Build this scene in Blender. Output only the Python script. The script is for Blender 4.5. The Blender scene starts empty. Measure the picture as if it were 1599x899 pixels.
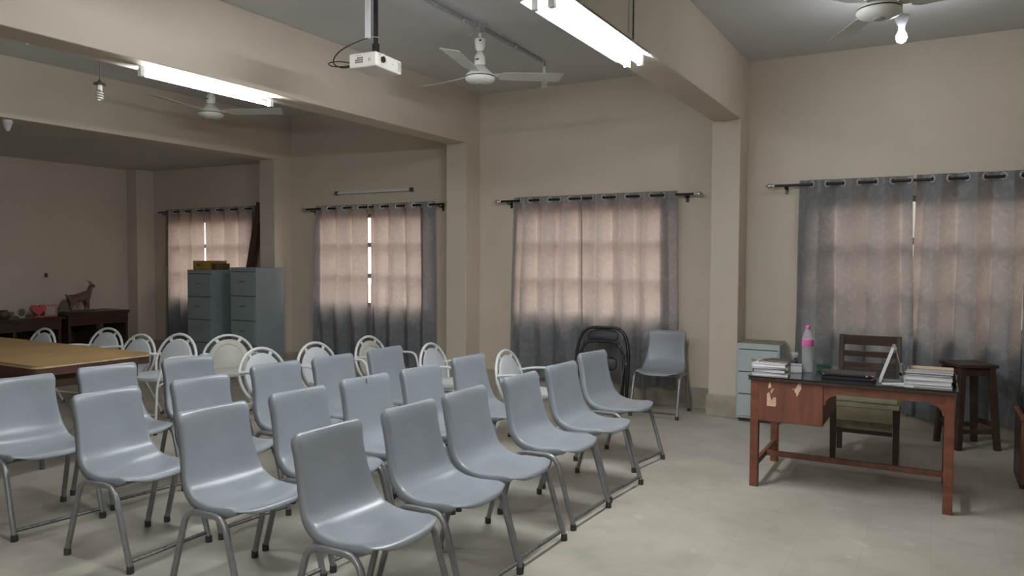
import bpy, bmesh, math, random
from mathutils import Vector, Matrix
R = math.radians
random.seed(7)
scene = bpy.context.scene
col = scene.collection

# ------------------------------------------------------------------ camera
CAM_F, CAM_YAW, CAM_PITCH, CAM_ROLL, CAM_H = 1171.0, 0.516, 0.03732, 0.00505, 1.5
cd = bpy.data.cameras.new('camera'); cam = bpy.data.objects.new('camera', cd); col.objects.link(cam)
cd.sensor_fit = 'HORIZONTAL'; cd.sensor_width = 36.0; cd.lens = 36.0 * CAM_F / 1599.0
cd.clip_start = 0.05; cd.clip_end = 200
fw = Vector((-math.sin(CAM_YAW) * math.cos(CAM_PITCH), math.cos(CAM_YAW) * math.cos(CAM_PITCH), -math.sin(CAM_PITCH)))
rt = Vector((math.cos(CAM_YAW), math.sin(CAM_YAW), 0)); up = rt.cross(fw)
r2 = rt * math.cos(CAM_ROLL) + up * math.sin(CAM_ROLL); u2 = -rt * math.sin(CAM_ROLL) + up * math.cos(CAM_ROLL)
m = Matrix((r2, u2, -fw)).transposed().to_4x4(); m.translation = Vector((0, 0, CAM_H)); cam.matrix_world = m
scene.camera = cam

# ------------------------------------------------------------------ daylight outside, exposure
w = bpy.data.worlds.new('daylight'); scene.world = w; w.use_nodes = True
bg = w.node_tree.nodes['Background']; bg.inputs[0].default_value = (1.0, 0.95, 0.91, 1); bg.inputs[1].default_value = 5.0
TUBE_POWER, BULB_POWER = 136.0, 200.0
LAMP_COLOUR = (0.95, 0.975, 1.0)
vs = scene.view_settings
vs.view_transform = 'Standard'; vs.look = 'None'; vs.gamma = 1.0; vs.use_curve_mapping = False; vs.exposure = 0.08

# ------------------------------------------------------------------ materials
def mat(name, c, rough=0.6, metal=0.0, var=0.08, scale=8.0, bump=0.0, c2=None, spec=0.5, detail=4, stretch=None, contrast=None):
    M = bpy.data.materials.new(name); M.use_nodes = True; N = M.node_tree.nodes; L = M.node_tree.links
    b = N['Principled BSDF']; b.inputs['Roughness'].default_value = rough; b.inputs['Metallic'].default_value = metal
    b.inputs['Specular IOR Level'].default_value = spec
    tc = N.new('ShaderNodeTexCoord'); src = tc.outputs['Object']
    if stretch:
        mp = N.new('ShaderNodeMapping'); mp.inputs['Scale'].default_value = stretch; L.new(src, mp.inputs[0]); src = mp.outputs[0]
    nz = N.new('ShaderNodeTexNoise'); nz.inputs['Scale'].default_value = scale; nz.inputs['Detail'].default_value = detail
    L.new(src, nz.inputs['Vector'])
    rp = N.new('ShaderNodeValToRGB'); lo, hi = contrast or (0.3, 0.7)
    a = c if c2 else tuple(x * (1 - var) for x in c); z = c2 or tuple(min(1, x * (1 + var)) for x in c)
    rp.color_ramp.elements[0].position = lo; rp.color_ramp.elements[0].color = (*a, 1)
    rp.color_ramp.elements[1].position = hi; rp.color_ramp.elements[1].color = (*z, 1)
    L.new(nz.outputs['Fac'], rp.inputs[0]); L.new(rp.outputs[0], b.inputs['Base Color'])
    if bump:
        bp = N.new('ShaderNodeBump'); bp.inputs['Strength'].default_value = bump; bp.inputs['Distance'].default_value = 0.01
        n2 = N.new('ShaderNodeTexNoise'); n2.inputs['Scale'].default_value = scale * 6; n2.inputs['Detail'].default_value = 3
        L.new(src, n2.inputs['Vector']); L.new(n2.outputs['Fac'], bp.inputs['Height']); L.new(bp.outputs[0], b.inputs['Normal'])
    return M
def emit(name, c, s):
    M = bpy.data.materials.new(name); M.use_nodes = True; N = M.node_tree.nodes; L = M.node_tree.links
    N.remove(N['Principled BSDF']); e = N.new('ShaderNodeEmission'); e.inputs[0].default_value = (*c, 1); e.inputs[1].default_value = s
    L.new(e.outputs[0], N['Material Output'].inputs[0]); return M
def clear(name, tint=(1, 1, 1), gloss=0.12, rough=0.02, milky=0):
    M = bpy.data.materials.new(name); M.use_nodes = True; N = M.node_tree.nodes; L = M.node_tree.links
    N.remove(N['Principled BSDF']); t = N.new('ShaderNodeBsdfTransparent'); t.inputs[0].default_value = (*tint, 1)
    g = N.new('ShaderNodeBsdfGlossy'); g.inputs['Roughness'].default_value = rough
    fr = N.new('ShaderNodeLayerWeight'); fr.inputs[0].default_value = gloss
    pw = N.new('ShaderNodeMath'); pw.operation = 'POWER'; L.new(fr.outputs['Facing'], pw.inputs[0]); pw.inputs[1].default_value = 2.5
    mx = N.new('ShaderNodeMixShader'); L.new(pw.outputs[0], mx.inputs[0]); L.new(t.outputs[0], mx.inputs[1]); L.new(g.outputs[0], mx.inputs[2])
    if milky:
        df = N.new('ShaderNodeBsdfDiffuse'); df.inputs[0].default_value = (.85, .86, .88, 1); m2 = N.new('ShaderNodeMixShader'); m2.inputs[0].default_value = milky
        L.new(mx.outputs[0], m2.inputs[1]); L.new(df.outputs[0], m2.inputs[2]); mx = m2
    L.new(mx.outputs[0], N['Material Output'].inputs[0]); return M
def fabric_mat(name, face, pattern, through, share=0.5):
    M = bpy.data.materials.new(name); M.use_nodes = True; N = M.node_tree.nodes; L = M.node_tree.links
    N.remove(N['Principled BSDF'])
    tc = N.new('ShaderNodeTexCoord')
    wv = N.new('ShaderNodeTexNoise'); wv.inputs['Scale'].default_value = 9; wv.inputs['Detail'].default_value = 5; wv.inputs['Distortion'].default_value = 2.2
    L.new(tc.outputs['Object'], wv.inputs['Vector'])
    rp = N.new('ShaderNodeValToRGB'); rp.color_ramp.elements[0].position = .50; rp.color_ramp.elements[1].position = .62
    rp.color_ramp.elements[0].color = (*face, 1); rp.color_ramp.elements[1].color = (*pattern, 1)
    L.new(wv.outputs['Fac'], rp.inputs[0])
    d = N.new('ShaderNodeBsdfDiffuse'); L.new(rp.outputs[0], d.inputs[0])
    t = N.new('ShaderNodeBsdfTranslucent')
    r3 = N.new('ShaderNodeValToRGB'); r3.color_ramp.elements[0].position = .45; r3.color_ramp.elements[1].position = .68
    r3.color_ramp.elements[0].color = (*through, 1); r3.color_ramp.elements[1].color = (*[x * .8 for x in through], 1)
    L.new(wv.outputs['Fac'], r3.inputs[0]); L.new(r3.outputs[0], t.inputs[0])
    mx = N.new('ShaderNodeMixShader'); mx.inputs[0].default_value = share
    L.new(d.outputs[0], mx.inputs[1]); L.new(t.outputs[0], mx.inputs[2]); L.new(mx.outputs[0], N['Material Output'].inputs[0])
    return M
def floor_mat():
    M = bpy.data.materials.new('cement_tile_floor'); M.use_nodes = True; N = M.node_tree.nodes; L = M.node_tree.links
    b = N['Principled BSDF']; tc = N.new('ShaderNodeTexCoord')
    def noise(s, d, dist=0):
        n = N.new('ShaderNodeTexNoise'); n.inputs['Scale'].default_value = s; n.inputs['Detail'].default_value = d; n.inputs['Distortion'].default_value = dist
        L.new(tc.outputs['Object'], n.inputs['Vector']); return n.outputs['Fac']
    def ramp(src, p0, p1, c0, c1):
        r = N.new('ShaderNodeValToRGB'); r.color_ramp.elements[0].position = p0; r.color_ramp.elements[1].position = p1
        r.color_ramp.elements[0].color = (*c0, 1); r.color_ramp.elements[1].color = (*c1, 1); L.new(src, r.inputs[0]); return r.outputs[0]
    def mul(a, c, f):
        x = N.new('ShaderNodeMixRGB'); x.blend_type = 'MULTIPLY'; x.inputs[0].default_value = f; L.new(a, x.inputs[1]); L.new(c, x.inputs[2]); return x.outputs[0]
    base = ramp(noise(1.6, 6, .3), .30, .72, (.40, .375, .31), (.545, .515, .435))
    br = N.new('ShaderNodeTexBrick'); br.offset = 0; br.inputs['Scale'].default_value = 1.0
    br.inputs['Brick Width'].default_value = .31; br.inputs['Row Height'].default_value = .31; br.inputs['Mortar Size'].default_value = .003
    br.inputs['Color1'].default_value = (1, 1, 1, 1); br.inputs['Color2'].default_value = (.86, .87, .86, 1); br.inputs['Mortar'].default_value = (.80, .80, .78, 1)
    L.new(tc.outputs['Object'], br.inputs['Vector'])
    c = mul(base, br.outputs['Color'], .55)
    c = mul(c, ramp(noise(5, 4, .2), .30, .50, (.74, .74, .72), (1, 1, 1)), .45)
    x = N.new('ShaderNodeMixRGB'); L.new(ramp(noise(7, 5, .4), .64, .76, (0, 0, 0), (.45, .45, .45)), x.inputs[0]); L.new(c, x.inputs[1]); x.inputs[2].default_value = (.66, .65, .60, 1)
    L.new(x.outputs[0], b.inputs['Base Color'])
    b.inputs['Roughness'].default_value = .42; b.inputs['Specular IOR Level'].default_value = .35
    return M
MT = dict(
    wall=mat('cream_wall_paint', (.62, .55, .455), .55, var=.05, scale=1.3, bump=.05, detail=6),
    ceil=mat('ceiling_whitewash', (.60, .60, .60), .85, var=.05, scale=1.1, detail=5),
    skirt=mat('cement_skirting', (.40, .36, .28), .7, var=.22, scale=5, bump=.1),
    floor=floor_mat(),
    plastic=mat('grey_blue_plastic', (.275, .305, .335), .30, var=.05, scale=7, spec=.5),
    plastic_w=mat('worn_grey_plastic', (.34, .36, .39), .34, var=.07, scale=9, spec=.5),
    tube=mat('grey_painted_tube', (.27, .275, .285), .35, metal=.45, var=.12, scale=30),
    worn=mat('worn_steel_bar', (.16, .155, .15), .5, metal=.5, var=.5, scale=60),
    rubber=mat('dark_rubber', (.055, .052, .05), .8),
    white=mat('white_enamel', (.70, .71, .70), .35, var=.04),
    pad=mat('white_vinyl_pad', (.58, .61, .64), .5, var=.06),
    panel=mat('bare_back_panel', (.50, .50, .44), .5, var=.08),
    black=mat('black_enamel', (.012, .012, .013), .35, var=.2),
    vinyl=mat('black_vinyl', (.010, .011, .013), .5, var=.2, bump=.1),
    steel=mat('filing_cabinet_enamel', (.245, .30, .315), .42, var=.05, scale=4),
    steel_l=mat('pale_cabinet_enamel', (.45, .52, .52), .45, var=.06, scale=5),
    gap=mat('dark_gap', (.05, .06, .065), .7),
    chrome=mat('chrome', (.75, .75, .76), .18, metal=1.0, var=.03),
    ring=mat('silver_eyelet', (.62, .62, .62), .3, metal=.2),
    rod=mat('dark_rod', (.02, .018, .017), .3, metal=.3),
    wood=mat('red_brown_wood', (.165, .052, .026), .42, var=.28, scale=3.5, stretch=(1, 1, 7), detail=6),
    woodx=mat('red_brown_rail_wood', (.165, .058, .034), .42, var=.3, scale=3.5, stretch=(7, 1, 1), detail=6),
    chip=mat('bare_wood_chip', (.66, .47, .33), .8, var=.15, scale=40),
    dark=mat('dark_brown_wood', (.050, .028, .020), .40, var=.3, scale=4, stretch=(1, 1, 6)),
    darkg=mat('dark_glossy_wood', (.055, .034, .028), .22, var=.3, scale=5, stretch=(6, 1, 1)),
    glassy=mat('desk_glass_sheet', (.016, .02, .019), .06, var=.05),
    cushion=mat('cream_seat_cloth', (.50, .47, .33), .8, var=.15, scale=10, bump=.1),
    olive=mat('olive_cloth', (.26, .25, .17), .85, var=.25, scale=14),
    ttop=mat('tan_table_laminate', (.33, .215, .095), .5, var=.14, scale=3, detail=6),
    tedge=mat('dark_table_edge', (.075, .035, .022), .5, var=.3, scale=6),
    beige=mat('worn_edge_trim', (.50, .40, .25), .7, var=.25, scale=20),
    fan=mat('fan_cream_enamel', (.66, .66, .61), .35, var=.03),
    fanb=mat('fan_blade_enamel', (.52, .53, .50), .4, var=.05),
    pj=mat('projector_shell', (.74, .71, .64), .45, var=.03),
    conduit=mat('grey_conduit', (.33, .34, .36), .5, var=.15, scale=14),
    white_cord=mat('white_cable_cover', (.70, .71, .73), .5),
    yellow=mat('yellow_carton', (.36, .23, .05), .7, var=.2, scale=12),
    carton=mat('dark_carton', (.10, .065, .03), .8, var=.25, scale=12),
    plank=mat('brown_plank', (.085, .042, .022), .6, var=.3, scale=4, stretch=(3, 3, 1)),
    paper=mat('paper_pages', (.74, .74, .77), .8, var=.08, scale=60, stretch=(1, 1, 20)),
    cover_w=mat('white_book_cover', (.70, .70, .70), .45, var=.05),
    cover_b=mat('brown_book_cover', (.20, .12, .06), .45, var=.15),
    cover_k=mat('black_book_cover', (.03, .03, .035), .4, var=.2),
    cover_s=mat('silver_folder', (.42, .42, .40), .25, var=.08),
    pink=mat('bottle_pink', (.66, .14, .36), .4, var=.06),
    clear=clear('clear_bottle', (.94, .96, .98), .35, .08, .22),
    green=clear('green_glass', (.70, .92, .84), .3),
    pane=clear('window_pane', (.95, .96, .96), .1),
    cfl=mat('unlit_lamp_glass', (.72, .72, .66), .3, var=.06),
    cap=mat('brown_lamp_holder', (.10, .075, .06), .5),
    heart=mat('pink_ornament', (.52, .10, .10), .45, var=.15),
    pinkf=mat('pink_photo_frame', (.50, .21, .20), .5, var=.15),
    photo=mat('pale_photo', (.45, .40, .36), .6, var=.3, scale=30),
    animal=mat('brown_figurine', (.15, .10, .065), .6, var=.35, scale=25),
    rock=mat('mossy_base', (.12, .125, .08), .8, var=.3, scale=25),
    concrete=mat('grey_concrete', (.36, .38, .36), .9, var=.15, scale=2),
    outside=mat('outside_ground', (.30, .20, .14), .9, var=.2, scale=1),
    tube_on=emit('lit_tube', LAMP_COLOUR, TUBE_POWER),
    tube_new=emit('bright_lit_tube', LAMP_COLOUR, TUBE_POWER * 1.35),
    bulb_on=emit('lit_bulb', LAMP_COLOUR, BULB_POWER),
    frame=mat('window_frame_paint', (.30, .25, .21), .6, var=.1),
    curtain=fabric_mat('grey_blue_curtain', (.195, .25, .285), (.36, .40, .42), (.60, .475, .42), .42),
)

# ------------------------------------------------------------------ mesh helpers
def catmull(P, n):
    out = []; Q = [P[0]] + list(P) + [P[-1]]
    for i in range(1, len(Q) - 2):
        a, b, c, d = (Vector(Q[i + k]) for k in (-1, 0, 1, 2))
        for j in range(n):
            t = j / n
            out.append(.5 * ((2 * b) + (c - a) * t + (2 * a - 5 * b + 4 * c - d) * t * t + (3 * b - a - 3 * c + d) * t ** 3))
    out.append(Vector(P[-1])); return out
def fillet(P, r, n=5):
    P = [Vector(p) for p in P]; out = [P[0]]
    for i in range(1, len(P) - 1):
        a, b, c = P[i - 1], P[i], P[i + 1]
        d1 = (a - b); d2 = (c - b); rr = min(r, d1.length * .49, d2.length * .49)
        p1 = b + d1.normalized() * rr; p2 = b + d2.normalized() * rr
        for j in range(n + 1):
            t = j / n; out.append(p1 * (1 - t) ** 2 + b * 2 * t * (1 - t) + p2 * t * t)
    out.append(P[-1]); return out
class MB:
    def __init__(s): s.V = []; s.F = []
    def add(s, vs_, fs):
        o = len(s.V); s.V += [tuple(v) for v in vs_]; s.F += [tuple(i + o for i in f) for f in fs]; return s
    def box(s, x0, x1, y0, y1, z0, z1, M=None):
        v = [Vector((x, y, z)) for z in (z0, z1) for y in (y0, y1) for x in (x0, x1)]
        if M is not None: v = [M @ p for p in v]
        return s.add(v, [(0, 2, 3, 1), (4, 5, 7, 6), (0, 1, 5, 4), (2, 6, 7, 3), (0, 4, 6, 2), (1, 3, 7, 5)])
    def bar(s, a, b, wx, wy, ref=(0, 0, 1)):
        a = Vector(a); b = Vector(b); d = (b - a).normalized(); ref = Vector(ref)
        if abs(d.dot(ref)) > .95: ref = Vector((1, 0, 0))
        u = d.cross(ref).normalized(); v = d.cross(u)
        P = [p + u * wx / 2 * i + v * wy / 2 * j for p in (a, b) for i, j in ((-1, -1), (1, -1), (1, 1), (-1, 1))]
        return s.add(P, [(0, 1, 2, 3), (7, 6, 5, 4)] + [(i, i + 4, (i + 1) % 4 + 4, (i + 1) % 4) for i in range(4)])
    def taper(s, a, b, wa, wb):
        a = Vector(a); b = Vector(b)
        P = [p + Vector((i * k / 2, j * k / 2, 0)) for p, k in ((a, wa), (b, wb)) for i, j in ((-1, -1), (1, -1), (1, 1), (-1, 1))]
        return s.add(P, [(0, 1, 2, 3), (7, 6, 5, 4)] + [(i, i + 4, (i + 1) % 4 + 4, (i + 1) % 4) for i in range(4)])
    def tube(s, P, r, n=8, closed=False):
        P = [Vector(p) for p in P]; N = len(P); rings = []
        t0 = (P[1] - P[0]).normalized(); ref = Vector((0, 0, 1)) if abs(t0.z) < .9 else Vector((1, 0, 0))
        u = t0.cross(ref).normalized()
        for i in range(N):
            if closed: t = (P[(i + 1) % N] - P[i - 1]).normalized()
            else: t = (P[min(i + 1, N - 1)] - P[max(i - 1, 0)]).normalized()
            u = (u - t * u.dot(t)).normalized(); v = t.cross(u)
            rr = r[i] if isinstance(r, (list, tuple)) else r
            rings.append([P[i] + (u * math.cos(2 * math.pi * k / n) + v * math.sin(2 * math.pi * k / n)) * rr for k in range(n)])
        V = [p for g in rings for p in g]; F = []
        for i in range(N if closed else N - 1):
            j = (i + 1) % N
            for k in range(n): F.append((i * n + k, i * n + (k + 1) % n, j * n + (k + 1) % n, j * n + k))
        if not closed: F += [tuple(reversed(range(n))), tuple((N - 1) * n + k for k in range(n))]
        return s.add(V, F)
    def lathe(s, prof, n=20, M=None, c=(0, 0, 0)):
        V = []; F = []; c = Vector(c)
        for r, z in prof:
            for k in range(n):
                a = 2 * math.pi * k / n; p = Vector((r * math.cos(a), r * math.sin(a), z))
                V.append((M @ p if M is not None else p) + c)
        for i in range(len(prof) - 1):
            for k in range(n): F.append((i * n + k, i * n + (k + 1) % n, (i + 1) * n + (k + 1) % n, (i + 1) * n + k))
        if prof[0][0] > 1e-4: F.append(tuple(reversed(range(n))))
        if prof[-1][0] > 1e-4: F.append(tuple((len(prof) - 1) * n + k for k in range(n)))
        return s.add(V, F)
    def prism(s, poly, d, place):
        # poly: 2-D outline, place(u, v, t) -> point, extruded t = 0..d
        n = len(poly); V = [place(u, v, t) for t in (0, d) for u, v in poly]
        return s.add(V, [tuple(reversed(range(n))), tuple(range(n, 2 * n))] + [(i, (i + 1) % n, (i + 1) % n + n, i + n) for i in range(n)])
    def grid(s, fn, nu, nv):
        V = [fn(i / nu, j / nv) for j in range(nv + 1) for i in range(nu + 1)]
        F = [(j * (nu + 1) + i, j * (nu + 1) + i + 1, (j + 1) * (nu + 1) + i + 1, (j + 1) * (nu + 1) + i) for j in range(nv) for i in range(nu)]
        return s.add(V, F)
    def mesh(s, name, mt, smooth=None, bevel=0, solid=0, weld=False):
        me = bpy.data.meshes.new(name); me.from_pydata(s.V, [], s.F); me.update()
        bm = bmesh.new(); bm.from_mesh(me)
        if weld: bmesh.ops.remove_doubles(bm, verts=bm.verts, dist=1e-5)
        if not solid and not weld is None: bmesh.ops.recalc_face_normals(bm, faces=bm.faces)
        if solid: bmesh.ops.solidify(bm, geom=bm.faces[:], thickness=solid)
        if bevel:
            ed = [e for e in bm.edges if len(e.link_faces) == 2 and e.calc_face_angle(0) > .5]
            bmesh.ops.bevel(bm, geom=ed, offset=bevel, segments=2, profile=.5, affect='EDGES', clamp_overlap=True)
        bm.to_mesh(me); bm.free()
        if smooth is not None:
            for p in me.polygons: p.use_smooth = True
            if smooth:
                try: me.set_sharp_from_angle(angle=R(smooth))
                except Exception: pass
        me.materials.append(MT[mt] if isinstance(mt, str) else mt)
        return me
    def build(s, name, mt, parent=None, **k):
        o = bpy.data.objects.new(name, s.mesh(name, mt, **k)); col.objects.link(o)
        if parent: o.parent = parent
        return o
def tag(o, label, cat=None, group=None, kind=None):
    o['label'] = label
    if cat: o['category'] = cat
    if group: o['group'] = group
    if kind: o['kind'] = kind
    return o
def thing(name, label, cat, loc=(0, 0, 0), rz=0, group=None):
    o = bpy.data.objects.new(name, None); o.empty_display_size = .1; col.objects.link(o)
    o.location = loc; o.rotation_euler = (0, 0, rz)
    return tag(o, label, cat, group)
def struct(o, label): return tag(o, label, kind='structure')
def copy_tree(o, parent=None):
    c = o.copy(); col.objects.link(c)
    if parent: c.parent = parent
    for ch in KIDS.get(o.name) or list(o.children): copy_tree(ch, c)
    return c
KIDS = {}
def dup(o, label, loc, rz, group=None):
    c = copy_tree(o); c.location = loc; c.rotation_euler = (0, 0, rz); c['label'] = label
    if group: c['group'] = group
    return c

# ------------------------------------------------------------------ the room
D, PF, H, B, LOW = 7.55, 7.25, 3.436, 2.84, 2.87        # window wall, pier face, ceiling, beam soffit, low ceiling
XL, XR, YB = -11.04, 4.5, -3.2
PIERS = [(-1.914, -1.643), (-5.0, -4.729), (-8.09, -7.805), (1.175, 1.446)]
WINS = [-.10, -3.32, -6.40, -9.46]; WH = .88; WZ0, WZ1 = .88, 2.09
struct(MB().box(XL - .2, XR + .2, YB - .2, D + .25, -.1, 0).build('floor', 'floor'), 'worn grey cement tile floor with scuffs and pale stains')
struct(MB().box(-8.0, XR + .2, YB - .2, D + .25, H, H + .1).build('ceiling', 'ceil'), 'flat whitewashed ceiling above the chairs and desk')
struct(MB().box(XL - .2, -8.0, YB - .2, D + .25, LOW, LOW + .1).build('ceiling', 'ceil'), 'lower dark ceiling of the far bay with the table ornaments')
b = MB(); xs = [XL - .2]
for c in sorted(WINS): xs += [c - WH, c + WH]
xs.append(XR + .2)
b.box(xs[0], xs[-1], D, D + .23, 0, WZ0).box(xs[0], xs[-1], D, D + .23, WZ1, H)
for i in range(0, len(xs), 2): b.box(xs[i], xs[i + 1], D, D + .23, WZ0, WZ1)
struct(b.build('wall_window', 'wall'), 'cream painted wall with four curtained windows')
struct(MB().box(XL - .2, XL, YB, D, 0, LOW).build('wall_left', 'wall'), 'dim cream end wall behind the ornaments')
struct(MB().box(XR, XR + .2, YB, D, 0, H).build('wall_right', 'wall'), 'cream wall beyond the desk out of view')
struct(MB().box(XL, XR, YB - .2, YB, 0, H).build('wall_back', 'wall'), 'cream wall behind the photographer')
for i, (a, c) in enumerate(PIERS):
    zt = H
    struct(MB().box(a, c, YB, D, B, H).build('ceiling_beam', 'wall', bevel=.006),
           ['cream ceiling beam ending on the pier beside the small grey cabinet', 'cream ceiling beam carrying the lit tube light', 'cream ceiling beam at the edge of the dim far bay', 'cream ceiling beam beyond the right edge of view'][i])
    p = struct(MB().box(a, c, PF, D, .2, B).build('wall_pier', 'wall', bevel=.006),
           ['cream pier between the lone grey chair and the small cabinet', 'cream pier between the two middle curtained windows', 'cream pier behind the tall grey filing cabinets', 'cream pier beyond the right edge of view'][i])
    MB().box(a - .02, c + .02, PF - .02, D, 0, .212).build('plinth', 'skirt', p, bevel=.006)
p = struct(MB().box(XL, -10.79, PF, D, .2, LOW).build('wall_pier', 'wall', bevel=.006), 'dim cream pier in the far corner of the room')
MB().box(XL, -10.77, PF - .02, D, 0, .212).build('plinth', 'skirt', p, bevel=.006)
xs = [-10.77] + [q for a, c in sorted(PIERS) for q in (a - .02, c + .02)] + [XR]
bb = None
for i in range(0, len(xs), 2):
    o = struct(MB().box(xs[i], xs[i + 1], D - .02, D, 0, .212).build('baseboard_window', 'skirt', bevel=.004),
        ['stained cement skirting under the window behind the filing cabinets', 'stained cement skirting under the second curtained window', 'stained cement skirting behind the lone grey chair', 'stained cement skirting behind the wooden stool', 'cement skirting past the right edge of view'][i // 2])
struct(MB().box(XL, XL + .02, YB, PF - .02, 0, .212).build('baseboard_left', 'skirt'), 'cement skirting along the dim end wall')
struct(MB().box(-40, 30, D + .23, 60, -.6, -.5).build('ground', 'outside'), 'reddish earth outside the windows')
struct(MB().box(-1.45, 6, D + 1.3, D + 1.5, -.5, 2.15)  .build('light_block_wall', 'concrete'), 'unseen grey concrete wall added to shade the window at the desk')  # wall added out of view to dim the daylight on the desk curtains
for i, c in enumerate(WINS):
    y0, y1 = D + .045, D + .095
    wn = bpy.data.objects.new('window_%d' % (i + 1), None); col.objects.link(wn); wn['kind'] = 'structure'
    wn['label'] = ['window behind the curtains at the desk', 'window behind the curtains by the folded black chair', 'window behind the curtains under the unlit tube', 'window behind the curtains at the filing cabinets'][i]
    f = MB(); t = .05
    f.box(c - WH, c + WH, y0, y1, WZ0, WZ0 + t).box(c - WH, c + WH, y0, y1, WZ1 - t, WZ1)
    f.box(c - WH, c - WH + t, y0, y1, WZ0 + t, WZ1 - t).box(c + WH - t, c + WH, y0, y1, WZ0 + t, WZ1 - t)
    fr = f.build('window_frame', 'frame', wn)
    cw = 2 * WH / 4; rh = (WZ1 - WZ0) / 3
    for k in (1, 2, 3): MB().box(c - WH + k * cw - .025, c - WH + k * cw + .025, y0, y1, WZ0 + t, WZ1 - t).build('mullion', 'frame', wn)
    for k in (1, 2): MB().box(c - WH + t, c + WH - t, y0 + .005, y1 - .005, WZ0 + k * rh - .03, WZ0 + k * rh + .03).build('glazing_bar', 'frame', wn)
    for a in range(4):
        for r in range(3):
            MB().box(c - WH + a * cw + .02, c - WH + (a + 1) * cw - .02, y0 + .022, y0 + .027, WZ0 + r * rh + .02, WZ0 + (r + 1) * rh - .02).build('pane', 'pane', wn)

# ------------------------------------------------------------------ curtain rods and curtains
RY = 7.455
def rod(x0, x1, z, label, dz=0):
    t = thing('curtain_rod', label, 'curtain rod', ((x0 + x1) / 2, RY, z), 0, 'curtain rods over the windows'); h = (x1 - x0) / 2
    sl = dz / (x1 - x0)
    MB().tube([(-h, 0, -h * sl), (h, 0, h * sl)], .0125, 10).build('pole', 'rod', t, smooth=40)
    for s in (-1, 1):
        fin = [(.013, 0), (.018, .008), (.014, .018), (.022, .035), (.026, .05), (.02, .068), (.008, .082), (0, .088)]
        MB().lathe(fin, 12, Matrix.Rotation(R(90 * s), 4, 'Y'), (s * h, 0, s * h * sl)).build('finial', 'chrome', t, smooth=50)
        bx = s * (h - .09)
        MB().tube([(bx, 0, -.002), (bx, 0, -.03), (bx, D - RY - .004, -.03)], .007, 6).box(bx - .015, bx + .015, D - RY - .006, D - RY, -.075, .01).build('bracket', 'rod', t)
    return t
def curtain(x0, x1, zr, zb, n, label, phase=0, flare=(0, 0), sway=.02, seed=0, dz=0):
    rnd = random.Random(seed); ph = [rnd.uniform(0, 6.28) for _ in range(6)]; wdt = x1 - x0; ztop = .04; h = zr + ztop - zb
    t = thing('curtain', label, 'curtain', ((x0 + x1) / 2, RY, zr), 0, 'grey blue eyelet curtains'); hx = wdt / 2
    def fn(u, v):
        # v 0 top .. 1 bottom
        warp = u + .018 * math.sin(2 * math.pi * u * 1.5 + ph[0]) * v
        a = 2 * math.pi * n * warp + phase
        amp = .052 + .010 * math.sin(ph[1] + 5 * u) * v
        y = amp * math.sin(a) + .012 * v * math.sin(2 * a + ph[2]) + sway * v * math.sin(1.7 * math.pi * u + ph[3]) * .4
        x = -hx + wdt * u + v * (flare[0] * (1 - u) + flare[1] * u) + .020 * math.sin(2 * a) * (.4 + .6 * v) + .008 * math.sin(1.3 * a + ph[4]) * v + .006 * v * math.sin(9 * v + ph[5])
        z = ztop + .004 * math.sin(a) - h * v + .006 * math.sin(3 * u + ph[1]) * v + dz * (u - .5) * (1 - v)
        return (x, max(-.068, min(.068, y)), z)
    MB().grid(fn, int(n * 26), 30).build('fabric', 'curtain', t, smooth=0, weld=None)
    for k in range(int(2 * n + 1)):
        u = (k * math.pi - phase % math.pi) / (2 * math.pi * n) + (0 if phase == 0 else .5 / n)
        if not .01 < u < .99: continue
        X = -hx + wdt * u; P = []
        sg = 1 if math.cos(2 * math.pi * n * u + phase) > 0 else -1
        sl = math.atan2(.040 * 2 * math.pi * n / wdt * sg, 1)
        for q in range(14):
            a = 2 * math.pi * q / 14; P.append((X + .027 * math.cos(a) * math.cos(sl), .027 * math.cos(a) * math.sin(sl), .027 * math.sin(a) + dz * (u - .5)))
        MB().tube(P, .0065, 6, True).build('eyelet', 'ring', t, smooth=60)
    return t
rod(-1.36, 1.16, 2.215, 'dark curtain rod above the desk with a chrome tip by the pier')
rod(-4.38, -2.14, 2.17, 'dark curtain rod between the two piers above the folded black chair')
rod(-7.43, -5.16, 2.168, 'dark curtain rod under the unlit wall tube')
rod(-10.55, -8.20, 2.21, 'dark curtain rod above the filing cabinets')
curtain(-1.15, -.212, 2.215, .15, 3.5, 'left grey blue curtain of the window behind the desk', .4, (-.03, .04), .03, 1)
curtain(-.178, .60, 2.22, .13, 3, 'right grey blue curtain of the window behind the wooden stool', .2, (-.04, .02), .03, 2)
curtain(.60, 1.0, 2.22, .14, 2, 'narrow end of grey blue curtain at the right edge above the stool', 1.0, (0, .02), .02, 9)
curtain(-4.228, -3.358, 2.17, .19, 3.5, 'left grey blue curtain between the piers, behind the front row', .6, (-.06, .01), .02, 3)
curtain(-3.372, -2.313, 2.17, .19, 4, 'right grey blue curtain between the piers, beside the lone grey chair', .1, (-.01, .03), .02, 4)
curtain(-7.272, -6.343, 2.165, .16, 3.5, 'left curtain under the unlit tube, right of the filing cabinets', .3, (-.04, .01), .02, 5)
curtain(-6.341, -5.342, 2.165, .16, 4, 'right curtain under the unlit tube, left of the middle pier', .9, (-.01, .02), .02, 6)
curtain(-10.42, -9.47, 2.21, .16, 3.5, 'left curtain of the dim far window behind the filing cabinets', .5, (-.06, .01), .02, 7)
curtain(-9.49, -8.30, 2.21, .16, 4, 'right curtain of the dim far window beside the leaning plank', .2, (-.01, .02), .02, 8)

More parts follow.
